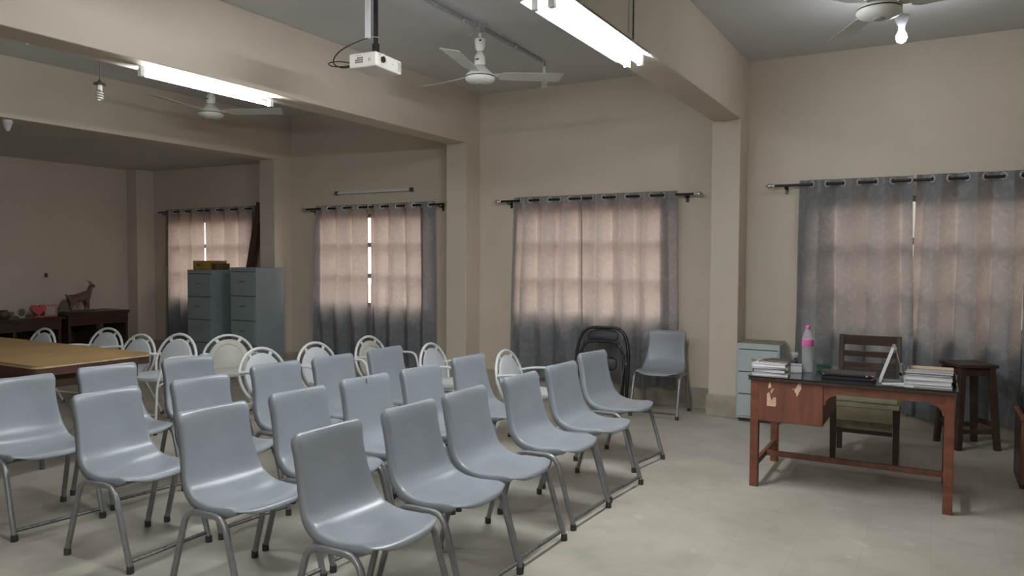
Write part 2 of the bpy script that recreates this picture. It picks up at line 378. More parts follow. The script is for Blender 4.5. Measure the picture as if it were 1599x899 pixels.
# ------------------------------------------------------------------ grey plastic chairs
def make_shell(mt):
    prof = [(-.274, .776), (-.268, .793), (-.253, .798), (-.241, .765), (-.231, .70), (-.213, .62), (-.192, .54), (-.166, .480), (-.124, .441), (-.068, .421), (-.005, .414), (.065, .417), (.13, .424), (.175, .424), (.200, .416), (.208, .398)]
    wid = [.150, .164, .180, .190, .184, .187, .196, .206, .212, .215, .216, .214, .209, .203, .191, .170]
    P = catmull([(x, z, 0) for x, z in prof], 3); Wd = [v.x for v in catmull([(q, 0, 0) for q in wid], 3)]
    cs = [(0, 0), (.3, .0015), (.55, .005), (.75, .010), (.90, .0145), (.965, .0145), (.990, .010), (1.0, .001), (1.0, -.026)]
    cs = [(-a, b_) for a, b_ in reversed(cs[1:])] + cs
    n = len(P); V = []; F = []
    for i in range(n):
        t = (P[min(i + 1, n - 1)] - P[max(i - 1, 0)]).normalized(); nx, nz = -t.y, t.x   # towards the sitter
        if nx < 0 and nz < 0: nx, nz = -nx, -nz
        e = max(0, min(1, (min(i, n - 1 - i) - 4) / 5))
        for a, k in cs:
            k = k * e if k > 0 else k * max(0, min(1, (min(i, n - 1 - i) - 1) / 8)) ** .8
            ff = max(0, (i - (n - 13)) / 12); ft = max(0, (9 - i) / 9)
            V.append((P[i].x + nx * k - .040 * ff * ff * abs(a) ** 4, a * Wd[i], P[i].y + nz * k + .022 * ff ** 3 * abs(a) ** 5 - .012 * ft ** 2 * abs(a) ** 8))
    m_ = len(cs)
    for i in range(n - 1):
        for j in range(m_ - 1): F.append((i * m_ + j, i * m_ + j + 1, (i + 1) * m_ + j + 1, (i + 1) * m_ + j))
    return MB().add(V, F).mesh('seat_shell', mt, smooth=0, solid=-.005)
def plastic_chair(label, mt):
    t = thing('plastic_chair', label, 'chair')
    o = bpy.data.objects.new('seat_shell', make_shell(mt)); col.objects.link(o); o.parent = t
    for s in (-1, 1):
        P = fillet([(.246, s * .228, .012), (.125, s * .224, .398), (-.135, s * .222, .388), (-.25, s * .228, .012)], .065, 6)
        MB().tube(P, .0145, 8).build('leg_frame', 'tube', t, smooth=60)
        for x in (-.25, .246):
            MB().lathe([(.017, 0), (.0178, .004), (.0168, .034), (.0145, .036)], 10, None, (x * (.985), s * .2278, 0)).build('foot_cap', 'rubber', t, smooth=40)
    for x in (.09, -.09): MB().tube([(x, -.205, .388), (x, .205, .388)], .009, 6).build('cross_tube', 'tube', t, smooth=60)
    MB().tube([(.232, -.226, .052), (.232, .226, .052)], .010, 6).build('front_bar', 'worn', t, smooth=60)
    return t
GREY = 'grey plastic chairs in rows'
rows = [('front row', -1.96, [2.33, 2.885, 3.375, 3.995, 4.555, 5.27], [-2, -3, -2, -3, -5, -8]),
        ('second row', -2.72, [2.36, 2.905, 3.43, 3.94, 4.575], [-3, -3, -6, -4, -4]),
        ('third row', -3.56, [2.385, 2.92, 3.56, 4.06, 4.655], [2, -3, -8, -5, -4]),
        ('back row', -4.43, [2.36, 2.92, 3.45], [-6, -5, -7])]
ordn = ['nearest the camera', 'second from the camera', 'third from the camera', 'fourth from the camera', 'fifth from the camera', 'farthest from the camera']
offs = {(0, 5): -.09, (3, 2): .06, (2, 1): .03, (3, 1): -.03, (1, 3): .04, (2, 2): -.06}
base = None
for r, (rn, x, ys, an) in enumerate(rows):
    for k, y in enumerate(ys):
        where = {0: 'front row facing the desk', 1: 'second row behind the front one', 2: 'third row back from the desk', 3: 'last row beside the tan table'}[r]
        lab = 'grey plastic chair %s in the %s' % (ordn[k] if k < len(ys) - 1 or r == 0 else 'farthest from the camera', where)
        if (r, k) == (1, 2): lab = 'grey plastic chair with a dark vertical crack on its backrest, second row'
        loc = (x + offs.get((r, k), 0), y, 0)
        if base is None:
            base = plastic_chair(lab, 'plastic'); KIDS[base.name] = list(base.children); base['group'] = GREY; base.location = loc; base.rotation_euler = (0, 0, R(an[k])); c = base
        else: c = dup(base, lab, loc, R(an[k]), GREY)
        if (r, k) == (1, 2):
            MB().box(-.2415, -.2395, -.0035, .0035, .725, .785, Matrix.Rotation(0, 4, 'Z')).build('crack', 'gap', c)
bpy.context.view_layer.update()
dup(base, 'lone grey plastic chair against the wall between the black chair and the pier', (-2.345, 7.095, 0), R(-87), GREY)

# ------------------------------------------------------------------ white round-backed armchairs
def round_chair(label, pad):
    t = thing('round_back_chair', label, 'chair'); tl = R(14)
    def pl(a, rx, rz, d=0):   # point on the tilted back plane, a from the top
        q = rz * math.cos(a); return Vector((-.155 - q * math.sin(tl) + d * math.cos(tl), rx * math.sin(a), .530 + q * math.cos(tl) + d * math.sin(tl)))
    MB().tube([pl(2 * math.pi * i / 36, .232 - .02 * max(0, -math.cos(2 * math.pi * i / 36)), .236) for i in range(36)], .0125, 8, True).build('back_ring', 'white', t, smooth=60)
    n = 28; V = []; 
    prof = [(.80, -.008), (.97, -.008), (1, 0), (.97, .014), (.80, .020)] + ([(.74, .020), (.72, .015), (.69, .019), (.001, .022)] if pad == 'panel' else [(.6, .023), (.001, .026)])
    for f, d in prof: V += [pl(2 * math.pi * i / n, .184 * f, .198 * f, d) for i in range(n)]
    F = [(i * n + k, i * n + (k + 1) % n, (i + 1) * n + (k + 1) % n, (i + 1) * n + k) for i in range(len(prof) - 1) for k in range(n)] + [tuple(reversed(range(n)))]
    MB().add(V, F).build('back_pad', pad, t, smooth=50)
    for a in (-75, -30, 30, 75):
        MB().bar(pl(R(a), .178, .192), pl(R(a), .229, .233), .030, .007, ref=pl(0, 0, 0, 1) - pl(0, 0, 0, 0)).build('spoke', 'white', t)
    MB().lathe([(.150, .410), (.192, .412), (.200, .425), (.198, .445), (.17, .455), (.001, .458)], 24, Matrix.Scale(1.02, 4), (.035, 0, -.008)).build('seat', pad, t, smooth=50)
    for s in (-1, 1):
        a0 = pl(s * R(78), .231, .236)
        P = fillet([a0, (-.05, s * .25, .600), (.175, s * .25, .605), (.235, s * .235, .40), (.25, s * .225, .01)], .07, 5)
        MB().tube(P, .0105, 8).build('arm', 'white', t, smooth=60)
        P = fillet([pl(s * R(140), .215, .236), (-.12, s * .17, .31), (-.26, s * .205, .01)], .05, 4)
        MB().tube(P, .0105, 8).build('rear_leg', 'white', t, smooth=60)
        MB().tube([(.238, s * .233, .385), (.10, s * .17, .40), (-.115, s * .168, .375)], .009, 6).build('seat_rail', 'white', t, smooth=60)
        for x, y in ((.25, .225), (-.26, .205)):
            MB().lathe([(.015, 0), (.014, .03), (.0105, .032)], 8, None, (x, s * y, 0)).build('foot_cap', 'rubber', t)
    MB().tube([(.247, -.227, .16), (.247, .227, .16)], .008, 6).build('front_bar', 'white', t, smooth=60)
    return t
rp = round_chair('white round-backed armchair behind the third grey chair of the second row', 'pad'); KIDS[rp.name] = list(rp.children)
rq = round_chair('white round-backed armchair', 'panel'); KIDS[rq.name] = list(rq.children)
WG = 'white round-backed armchairs'
def put(pr, x, y, face, label, first=False):
    # x, y: where the top of the back ring stands
    loc = (x + .22 * math.cos(R(face)), y + .22 * math.sin(R(face)), 0)
    if first: pr.location = loc; pr.rotation_euler = (0, 0, R(face)); pr['label'] = label; pr['group'] = WG; return pr
    return dup(pr, label, loc, R(face), WG)
put(rp, -4.88, 4.35, -4, 'white round-backed armchair in front of the right filing cabinet', True)
put(rp, -4.80, 4.89, -2, 'white round-backed armchair at the left curtain under the unlit tube')
put(rq, -4.75, 5.55, 2, 'white round-backed armchair with bare grey back panel by the second curtained window', True)
put(rp, -3.89, 5.37, 6, 'white round-backed armchair in front of the middle pier')
put(rp, -3.08, 5.29, 4, 'white round-backed armchair nearest the folded black chair, beside the front row')
put(rp, -8.07, 4.39, -88, 'white round-backed armchair half hidden at the far left of the tan table')
put(rp, -7.57, 4.76, -80, 'white round-backed armchair in front of the dark sideboard end')
put(rp, -6.69, 4.54, -85, 'white round-backed armchair at the far corner of the tan table')
o = put(rp, -6.02, 4.46, -85, 'white round-backed armchair in front of the left filing cabinet, turned to the table'); o.scale = (1.06, 1.06, 1.06)
put(rq, -5.97, 4.95, -38, 'white round-backed armchair with bare back panel between the two filing cabinets')

# ------------------------------------------------------------------ folded black chair
t = thing('folding_chair', 'black folded metal chair leaning on the curtain beside the lone grey chair', 'chair', (-2.975, 7.02, 0), R(-80))
def bl(y, z, d=0): return (-.10 - .18 * z + d, y, z)
MB().tube(fillet([bl(-.27, .0), bl(-.275, .60), bl(-.20, .80), bl(.20, .80), bl(.275, .60), bl(.27, 0)], .16, 7), .017, 8).build('back_frame', 'black', t, smooth=60)
MB().tube(fillet([bl(-.235, .02, .05), bl(-.24, .50, .04), bl(-.17, .665, .04), bl(.17, .665, .04), bl(.24, .50, .04), bl(.235, .02, .05)], .13, 7), .0155, 8).build('front_frame', 'black', t, smooth=60)
V = []
def oval(b_, cy, cz, ry, rz, d0, d1, p=2.6, n=28):
    pr_ = [(.9, d0), (1, d0 + (d1 - d0) * .35), (.97, d0 + (d1 - d0) * .8), (.8, d1), (.001, d1 + .004)]; V = []
    for f, d in pr_:
        for i in range(n):
            a = 2 * math.pi * i / n; c_, s_ = math.cos(a), math.sin(a)
            V.append(bl(cy + f * ry * math.copysign(abs(c_) ** (2 / p), c_), cz + f * rz * math.copysign(abs(s_) ** (2 / p), s_), d))
    return b_.add(V, [(i * n + k, i * n + (k + 1) % n, (i + 1) * n + (k + 1) % n, (i + 1) * n + k) for i in range(len(pr_) - 1) for k in range(n)] + [tuple(range(n))])
oval(MB(), .0, .715, .165, .072, .0, .035).build('back_pad', 'vinyl', t, smooth=50)
oval(MB(), -.02, .44, .19, .075, .035, .085, 4).build('seat_pad', 'vinyl', t, smooth=50)
for s in (-1, 1):
    MB().tube([bl(s * .255, .56, .02), bl(s * .235, .30, .10), bl(s * .225, .015, .16)], .011, 8).build('hind_leg', 'black', t, smooth=60)
    MB().tube([bl(s * .262, .45, -.01), bl(s * .262, .45, .06)], .009, 8).build('pivot', 'chrome', t, smooth=60)
    for q in (bl(s * .27, 0), bl(s * .225, 0, .16)): MB().lathe([(.016, 0), (.015, .03), (.012, .03)], 8, None, q).build('foot_cap', 'rubber', t)
MB().tube([bl(-.233, .15, .05), bl(.233, .15, .05)], .009, 6).build('stretcher', 'black', t, smooth=60)

# ------------------------------------------------------------------ teacher's desk
DX0, DX1, DY0, DY1, DZ = -1.065, .108, 5.105, 5.875, .735
t = thing('writing_desk', 'red brown wooden desk with chipped drawer box and glass covered top', 'desk', ((DX0 + DX1) / 2, (DY0 + DY1) / 2, 0))
hx, hy = (DX1 - DX0) / 2, (DY1 - DY0) / 2
MB().box(-hx - .012, hx + .014, -hy - .012, hy + .012, DZ - .022, DZ).build('desk_top', 'darkg', t, bevel=.004)
MB().box(-hx - .016, hx + .018, -hy - .016, hy + .016, DZ + .0005, DZ + .0075).build('glass_sheet', 'glassy', t, bevel=.002)
LW = .052
for sx in (-1, 1):
    for sy in (-1, 1):
        cx, cy = sx * (hx - LW / 2), sy * (hy - LW / 2)
        MB().box(cx - LW / 2, cx + LW / 2, cy - LW / 2, cy + LW / 2, 0, DZ - .022).build('leg', 'wood', t, bevel=.003)
    MB().box(sx * (hx - LW / 2) - .014, sx * (hx - LW / 2) + .014, -hy + LW, hy - LW, .125, .165).build('side_stretcher', 'wood', t, bevel=.003)
MB().box(-hx + LW / 2 + .014, hx - LW / 2 - .014, -.02, .02, .128, .162).build('long_stretcher', 'woodx', t, bevel=.003)
bx1 = -hx + .45
d = MB().box(-hx + .004, bx1, -hy + .002, hy - .03, .445, DZ - .022).build('drawer_box', 'woodx', t, bevel=.004)
def chip(poly, cx, cz, s):
    MB().prism([(cx + u * s, cz + v * s) for u, v in poly], .0014, lambda u, v, q: (u, -hy + .0022 - q, v)).build('paint_chip', 'chip', d)
chip([(-.5, -1), (.55, -1), (.62, -.75), (.6, .2), (.3, .15), (.05, -.3), (-.1, .3), (-.15, .65), (-.3, .75), (-.5, .5)], -hx + .131, .600, .052)
chip([(-.3, -.5), (.2, -.55), (.35, -.1), (.15, .7), (-.1, .4)], -hx + .120, .684, .034)
chip([(-.4, -.5), (.0, -.7), (.5, .4), (.2, .5), (-.1, 0)], -hx + .135, .654, .028)
chip([(-.1, -1), (.25, -.5), (.3, -.2), (.55, .2), (.5, .95), (.1, .9), (-.15, .3), (-.35, .1), (-.3, -.35), (-.1, -.5)], -hx + .292, .668, .046)
chip([(-.5, 0), (0, -.4), (.5, 0), (0, .5)], -hx + .268, .672, .010)
MB().box(bx1 + .001, hx - LW, -hy + .006, -hy + .028, DZ - .077, DZ - .023).build('front_apron', 'woodx', t, bevel=.002)
MB().box(bx1 + .001, hx - LW, hy - .03, hy - .008, DZ - .085, DZ - .023).build('rear_apron', 'woodx', t, bevel=.002)
MB().box(hx - .04, hx - .015, -hy + LW, hy - LW, DZ - .085, DZ - .023).build('side_apron', 'wood', t, bevel=.002)
for sgn, x0 in ((1, bx1 + .001), (-1, hx - LW)):
    pts = [(0, 0), (.075, 0)] + [(.012 + .063 * (1 - math.sin(R(a))), -.008 - .062 * (1 - math.cos(R(a)))) for a in range(0, 91, 15)] + [(0, -.075)]
    pts = [(x0 + sgn * u, DZ - .077 + v) for u, v in pts]
    MB().prism(pts, .022, lambda u, v, q: (u, -hy + .006 + q, v)).build('bracket', 'wood', t)

# ------------------------------------------------------------------ things on the desk
TZ = DZ + .0076
def book(name, label, x0, y0, w_, d_, z0, th, rz, cover, group, pages='paper'):
    t = thing(name, label, 'book', (x0, y0, z0), R(rz), group); h = w_ / 2; k = d_ / 2; e = min(.003, th * .2)
    MB().box(-h, h, -k, k, 0, e).build('back_cover', cover, t)
    MB().box(-h, h, -k, k, th - e, th).build('front_cover', cover, t)
    MB().box(-h + .004, h - .003, -k + .003, k - .003, e, th - e).build('page_block', pages, t)
    MB().box(-h - .002, -h + .004, -k, k, 0, th).build('spine', cover, t)
    return t
z = TZ
LB = [('white covered book at the bottom of the left desk stack', .225, .17, .018, 3, 'cover_w'), ('thick white paged book with a black spine in the left desk stack', .205, .165, .026, -2, 'cover_k'),
      ('white notebook in the middle of the left desk stack', .225, .17, .012, 4, 'cover_w'), ('pale thick notebook near the top of the left desk stack', .215, .175, .022, -3, 'cover_w')]
for lab, w_, d_, th, rz, cv in LB:
    book('book', lab, -.955, 5.225, w_, d_, z, th, rz, cv, 'books on the left of the desk'); z += th + .0008
book('book', 'thin brown covered book on top of the left desk stack', -.925, 5.24, .19, .14, z, .010, -9, 'cover_b', 'books on the left of the desk'); z += .0115
book('book', 'small black covered booklet lying across the left desk stack', -.90, 5.235, .17, .11, z, .007, -15, 'cover_k', 'books on the left of the desk')
# bottle
bt = thing('water_bottle', 'clear plastic water bottle with pink cap and label on the desk', 'bottle', (-.762, 5.45, TZ))
pr_ = [(.030, .002), (.036, .008), (.036, .03)]
for i in range(5): pr_ += [(.036, .035 + i * .024), (.0335, .044 + i * .024), (.036, .053 + i * .024)]
pr_ += [(.037, .165), (.037, .225), (.034, .245), (.022, .275), (.0135, .292), (.0135, .300)]
MB().lathe(pr_, 24, None).build('bottle_body', 'clear', bt, smooth=50)
MB().lathe([(.0375, .178), (.0378, .18), (.0378, .222), (.0375, .224)], 24).build('bottle_label', 'pink', bt, smooth=50)
MB().lathe([(.0150, .299), (.0158, .301), (.0158, .318), (.014, .321)], 16).build('bottle_cap', 'pink', bt, smooth=40)
# white boxes beside the bottle
w_ = thing('paper_box', 'small white box between the left books and the water bottle', 'box', (-.825, 5.40, TZ), R(8))
MB().box(-.035, .035, -.03, .03, 0, .045).build('box_body', 'cover_w', w_, bevel=.003); MB().box(-.036, .036, -.031, .031, .0455, .058).build('box_lid', 'cover_s', w_, bevel=.003)
g = thing('glass_trophy', 'tiny clear glass ornament on a black stand behind the left books', 'ornament', (-.862, 5.57, TZ))
MB().lathe([(.022, 0), (.022, .05), (.012, .058), (.008, .075)], 14).build('stand', 'black', g, smooth=40)
MB().lathe([(.004, .075), (.018, .088), (.026, .105), (.024, .114), (.001, .118)], 10).build('crystal', 'clear', g)
g = thing('glass_dish', 'low green glass dish beside the water bottle', 'dish', (-.675, 5.60, TZ))
MB().lathe([(.03, .001), (.045, .004), (.052, .028), (.052, .036), (.049, .036), (.047, .028), (.04, .008), (.001, .006)], 20).build('bowl', 'green', g, smooth=50)
# black case
k = thing('black_case', 'flat black document case lying in the middle of the desk', 'case', (-.485, 5.29, TZ), R(2))
MB().box(-.16, .16, -.09, .09, 0, .022).build('case_base', 'vinyl', k, bevel=.004); MB().box(-.165, .155, -.095, .095, .0235, .042).build('case_lid', 'black', k, bevel=.005)
for x in (-.145, .11): MB().lathe([(.006, 0), (.006, .004), (.003, .006)], 10, Matrix.Rotation(R(90), 4, 'X'), (x, -.095, .033)).build('clasp', 'chrome', k)
MB().tube([(.135, -.09, .012), (.150, -.102, .02), (.150, -.102, .034), (.135, -.09, .038)], .005, 6).build('handle', 'woodx', k)
# tent calendar
c_ = thing('desk_calendar', 'white tent-shaped desk calendar seen edge on', 'calendar', (-.235, 5.27, TZ), R(4))
MB().bar((-.068, 0, .006), (.004, 0, .222), .008, .19, ref=(0, 1, 0)).build('front_board', 'cover_w', c_)
MB().bar((.072, .01, .006), (.016, 0, .215), .003, .19, ref=(0, 1, 0)).build('rear_board', 'cover_s', c_)
MB().bar((-.06, .0, .004), (.07, 0, .004), .19, .003, ref=(0, 0, 1)).build('foot_sheet', 'paper', c_)
for i in range(8):
    yy = -.08 + i * .0228
    MB().tube([(.010 + .011 * math.cos(a * math.pi / 5), yy, .222 + .011 * math.sin(a * math.pi / 5)) for a in range(10)], .0016, 5, True).build('binding_ring', 'chrome', c_)
pp = thing('paper_sheets', 'loose papers lying under the tent calendar', 'paper', (-.19, 5.19, TZ), R(-12))
MB().box(-.09, .09, -.05, .05, 0, .0015).build('sheet', 'paper', pp); MB().box(-.05, .11, -.045, .06, .002, .0035, Matrix.Rotation(R(14), 4, 'Z')).build('sheet', 'cover_s', pp)
# right stack
z = TZ; RBK = [('thin white paged book at the bottom of the right desk stack', .255, .19, .016, 1, 'cover_s'), ('thick white paged book second in the right desk stack', .25, .18, .026, -1.5, 'cover_w'),
     ('white paged register in the middle of the right desk stack', .255, .19, .024, 1, 'cover_w'), ('dark bound book near the top of the right desk stack', .25, .19, .012, -1, 'cover_k')]
for lab, w_, d_, th, rz, cv in RBK:
    book('book', lab, -.035, 5.245, w_, d_, z, th, rz, cv, 'books on the right of the desk'); z += th + .0008
book('book', 'silver and tan folder on top of the right desk stack', -.03, 5.28, .255, .24, z, .014, 0, 'cover_s', 'books on the right of the desk'); z += .0148
book('book', 'tan covered thin book at the back of the right desk stack', -.02, 5.34, .24, .12, z, .004, 0, 'chip', 'books on the right of the desk')
pk = thing('paper_roll', 'small white roll standing left of the right desk stack', 'roll', (-.185, 5.36, TZ)); MB().lathe([(.012, 0), (.012, .11), (.006, .112)], 12).build('roll_body', 'cover_w', pk, smooth=40); MB().lathe([(.0125, .035), (.0125, .055)], 12).build('roll_band', 'black', pk)
bag = thing('dark_pouch', 'crumpled dark pouch at the right corner of the desk', 'pouch', (.098 - .004, 5.40, TZ))
V = []
bag_mb = MB().lathe([(.02, 0), (.026, .012), (.026, .04), (.019, .062), (.012, .072), (.001, .075)], 12); bag_mb.V = [(x * (1 + .2 * math.sin(9 * z_ * 30 + y * 90)), y * 2.6 * (1 + .1 * math.sin(x * 200)), z_) for x, y, z_ in bag_mb.V]
bag_mb.build('pouch_body', 'vinyl', bag, smooth=50)
MB().tube([(0, -.02, .070), (0, -.01, .09), (0, .01, .09), (0, .02, .070)], .004, 6).build('pouch_strap', 'cover_s', bag)

# ------------------------------------------------------------------ wooden chair behind the desk
t = thing('wooden_chair', 'dark wooden slat-back chair with cream seat behind the desk', 'chair', (-.455, 6.36, 0), R(-90))
# local x forward (towards the camera), y across
for s in (-1, 1):
    MB().taper((.175, s * .215, 0), (.175, s * .215, .44), .038, .05).build('front_leg', 'dark', t, bevel=.003)
    MB().bar((-.175, s * .205, 0), (-.185, s * .205, .44), .04, .045).build('rear_leg', 'dark', t, bevel=.003)
    MB().bar((-.185, s * .205, .445), (-.237, s * .205, .915), .04, .034).build('back_post', 'darkg', t, bevel=.006)
    MB().box(-.155, .15, s * .215 - .012, s * .215 + .012, .20, .235).build('side_rail', 'dark', t)
MB().box(-.20, .205, -.235, .235, .405, .445).build('seat_frame', 'cushion', t, bevel=.005)
MB().box(-.165, .215, -.215, .225, .446, .50).build('seat_cushion', 'cushion', t, bevel=.012)
MB().box(.205, .212, -.19, .19, .305, .404).build('seat_cloth', 'cushion', t)
MB().box(.19, .202, -.19, .19, .245, .40).build('seat_lining', 'olive', t)
MB().box(.165, .185, -.19, .19, .205, .235).build('front_rail', 'dark', t)
def slat(z0, z1):
    f = lambda z_: -.185 - .05 * (z_ - .445) / .46
    MB().bar((f((z0 + z1) / 2), -.186, (z0 + z1) / 2), (f((z0 + z1) / 2), .186, (z0 + z1) / 2), z1 - z0, .022, ref=(1, 0, 0)).build('back_slat', 'darkg', t, bevel=.004)
slat(.835, .912); slat(.742, .788); slat(.655, .70); slat(.575, .635)

# ------------------------------------------------------------------ stool
t = thing('wooden_stool', 'dark tall wooden stool standing at the curtain right of the desk', 'stool', (.235, 7.13, 0), R(29))
MB().box(-.155, .155, -.155, .155, .655, .685).build('seat', 'dark', t, bevel=.008)
for sx in (-1, 1):
    for sy in (-1, 1):
        MB().taper((sx * .155, sy * .155, 0), (sx * .115, sy * .115, .654), .042, .046).build('leg', 'dark', t, bevel=.003)
for s in (-1, 1):
    MB().box(-.112, .112, s * .118 - .011, s * .118 + .011, .59, .645).build('apron', 'dark', t); MB().box(s * .118 - .011, s * .118 + .011, -.112, .112, .59, .645).build('apron', 'dark', t)
    MB().box(-.126, .126, s * .147 - .011, s * .147 + .011, .13, .165).build('stretcher', 'dark', t); MB().box(s * .145 - .011, s * .145 + .011, -.126, .126, .18, .215).build('stretcher', 'dark', t)

# ------------------------------------------------------------------ low wooden seat at the right edge
t = thing('wooden_bench', 'red brown low wooden seat with dark cushion cut off by the right edge', 'bench', (.825, 6.17, 0))
MB().box(-.32, .32, -.25, -.225, .03, .455).build('front_panel', 'woodx', t, bevel=.004)
for s in (-1, 1): MB().box(s * .308 - .012, s * .308 + .012, -.224, .25, 0, .455).build('side_panel', 'dark', t, bevel=.003)
MB().box(-.325, .325, -.255, .255, .4555, .475).build('seat_board', 'wood', t, bevel=.004)
MB().box(-.315, .315, -.10, .25, .4755, .635).build('cushion', 'vinyl', t, bevel=.04)
MB().box(-.29, .29, .22, .25, .03, .45).build('rear_panel', 'dark', t)

# ------------------------------------------------------------------ small cabinet
def drawer_cab(name, label, x0, x1, y0, y1, z1, n, mt, foot=.035, group=None, fronts=None):
    t = thing(name, label, 'cabinet', ((x0 + x1) / 2, (y0 + y1) / 2, 0), 0, group); hx, hy = (x1 - x0) / 2, (y1 - y0) / 2
    MB().box(-hx, hx, -hy + .012, hy, foot, z1).build('body', mt, t, bevel=.004)
    MB().box(-hx + .02, hx - .02, -hy + .04, hy - .02, 0, foot).build('plinth', 'rubber', t)
    top = .055; rh = (z1 - foot - top - .02) / n
    for i in range(n):
        za = foot + .02 + i * rh
        dr = MB().box(-hx + .018, hx - .018, -hy, -hy + .0118, za + .006, za + rh - .004).build('drawer', mt, t, bevel=.002)
        MB().box(-hx + .015, hx - .015, -hy + .0105, -hy + .0119, za + rh - .004, za + rh + .005).build('drawer_gap', 'gap', t)
        zc = za + rh * .62
        MB().tube(fillet([(-.05, -hy, zc), (-.05, -hy - .018, zc - .004), (.05, -hy - .018, zc - .004), (.05, -hy, zc)], .01, 3), .005, 6).build('handle', 'tube', dr)
    return t, hx, hy
t, hx, hy = drawer_cab('drawer_cabinet', 'small pale grey three-drawer cabinet beside the pier left of the desk', -1.617, -1.235, 7.12, 7.50, .735, 3, 'steel_l')
MB().box(-hx + .01, hx - .01, -hy + .02, hy - .01, .7355, .741).build('top_sheet', 'cushion' if False else 'olive', t)
MB().box(hx + .0002, hx + .0012, -.02, .04, .655, .662).build('side_slot', 'cover_w', t)
FG = 'tall grey filing cabinets'
t, hx, hy = drawer_cab('filing_cabinet', 'tall grey filing cabinet on the left, with yellow carton on top', -8.94, -8.44, 6.73, 7.22, 1.345, 4, 'steel', group=FG)
t, hx, hy = drawer_cab('filing_cabinet', 'tall grey filing cabinet on the right, in front of the pier', -8.08, -7.60, 6.73, 7.215, 1.385, 4, 'steel', group=FG)
t = thing('carton', 'yellow cardboard carton on the left filing cabinet', 'box', (-8.74, 6.95, 1.346), R(2))
MB().box(-.19, .19, -.12, .12, 0, .105).build('carton_body', 'yellow', t, bevel=.003); MB().box(-.193, .193, -.123, .123, .106, .122).build('carton_lid', 'yellow', t, bevel=.003); MB().box(-.12, -.05, -.1215, -.1205, .05, .08).build('carton_label', 'carton', t)
t = thing('carton', 'low dark carton beside the yellow one on the left filing cabinet', 'box', (-8.50, 6.93, 1.346), R(-1))
MB().box(-.043, .055, -.11, .11, 0, .075).build('carton_body', 'carton', t, bevel=.003); MB().box(-.045, .057, -.112, .112, .0755, .085).build('carton_lid', 'carton', t)
pl_ = thing('wooden_plank', 'dark brown plank leaning on the pier behind the filing cabinets', 'plank', (0, 0, 0))
MB().bar((-8.66, 7.31, .005), (-8.17, 7.35, 2.27), .17, .03, ref=(0, 1, 0)).build('board', 'plank', pl_, bevel=.004)
MB().bar((-8.56, 7.275, .005), (-8.15, 7.30, 2.0), .02, .03, ref=(0, 1, 0)).build('batten', 'dark', pl_)

# ------------------------------------------------------------------ meeting table
t = thing('meeting_table', 'long tan topped table with dark edge behind the last row', 'table', (-7.05, 3.26, 0)); hx, hy = 1.72, .44
def rr(hx, hy, r, n=5):
    P = []
    for cx, cy, a0 in ((hx - r, hy - r, 0), (-hx + r, hy - r, 90), (-hx + r, -hy + r, 180), (hx - r, -hy + r, 270)):
        for i in range(n + 1): a = R(a0 + 90 * i / n); P.append((cx + r * math.cos(a), cy + r * math.sin(a)))
    return P
MB().prism(rr(hx, hy, .06), .012, lambda u, v, q: (u, v, .748 + q)).build('table_top', 'ttop', t)
MB().prism(rr(hx + .003, hy + .003, .06), .010, lambda u, v, q: (u, v, .7375 + q)).build('worn_edge', 'beige', t)
MB().prism(rr(hx - .002, hy - .002, .055), .055, lambda u, v, q: (u, v, .682 + q)).build('edge_band', 'tedge', t)
MB().box(-hx + .1, hx - .1, -hy + .06, -hy + .085, .58, .6815).build('apron', 'tedge', t); MB().box(-hx + .1, hx - .1, hy - .085, hy - .06, .58, .6815).build('apron', 'tedge', t)
for s in (-1, 1): MB().box(s * (hx - .1) - .012, s * (hx - .1) + .012, -hy + .087, hy - .087, .58, .6815).build('apron', 'tedge', t)
for sx in (-1, 1):
    for sy in (-1, 1): MB().tube([(sx * (hx - .16), sy * (hy - .12), .679), (sx * (hx - .16), sy * (hy - .12), .0)], .016, 8).build('leg', 'worn', t, smooth=60)
    for q in (-1, 1): MB().tube([(sx * (hx - .16) + q * .012, q * (hy - .12), .56), (sx * (hx - .16) + q * .012, -q * (hy - .12), .10)], .006, 6).build('cross_brace', 'worn', t)

# ------------------------------------------------------------------ sideboards at the end wall and ornaments
t = thing('sideboard', 'dark wooden open sideboard against the dim end wall, right end', 'sideboard', (-10.72, 6.455, 0))
MB().box(-.29, .29, -.50, .42, .695, .735).build('top', 'dark', t, bevel=.004); MB().box(-.27, .28, -.48, .40, .56, .6945).build('drawer_case', 'dark', t, bevel=.003)
MB().box(.2805, .284, -.46, .38, .553, .559).build('moulding', 'woodx', t)
for s, y in ((0, -.46), (1, .38), (2, -.06)): MB().box(-.27, .27, y - .02, y + .02, 0, .559).build('side_panel', 'dark', t)
MB().box(-.27, .26, -.44, -.08, .25, .28).build('shelf', 'dark', t); MB().box(-.268, -.25, -.44, -.08, .02, .555).build('back_panel', 'dark', t)
t = thing('sideboard', 'low dark wooden sideboard holding the pink ornaments', 'sideboard', (-10.72, 5.02, 0))
MB().box(-.29, .27, -.85, .93, .655, .69).build('top', 'dark', t, bevel=.004); MB().box(-.27, .255, -.83, .875, .52, .6545).build('drawer_case', 'dark', t, bevel=.003)
for y in (-.80, -.27, .27, .85): MB().box(-.27, .255, y - .02, y + .02, 0, .519).build('side_panel', 'dark', t)
MB().box(-.268, -.25, -.77, .82, .02, .515).build('back_panel', 'dark', t)
OZ = .6905; OX = -10.66
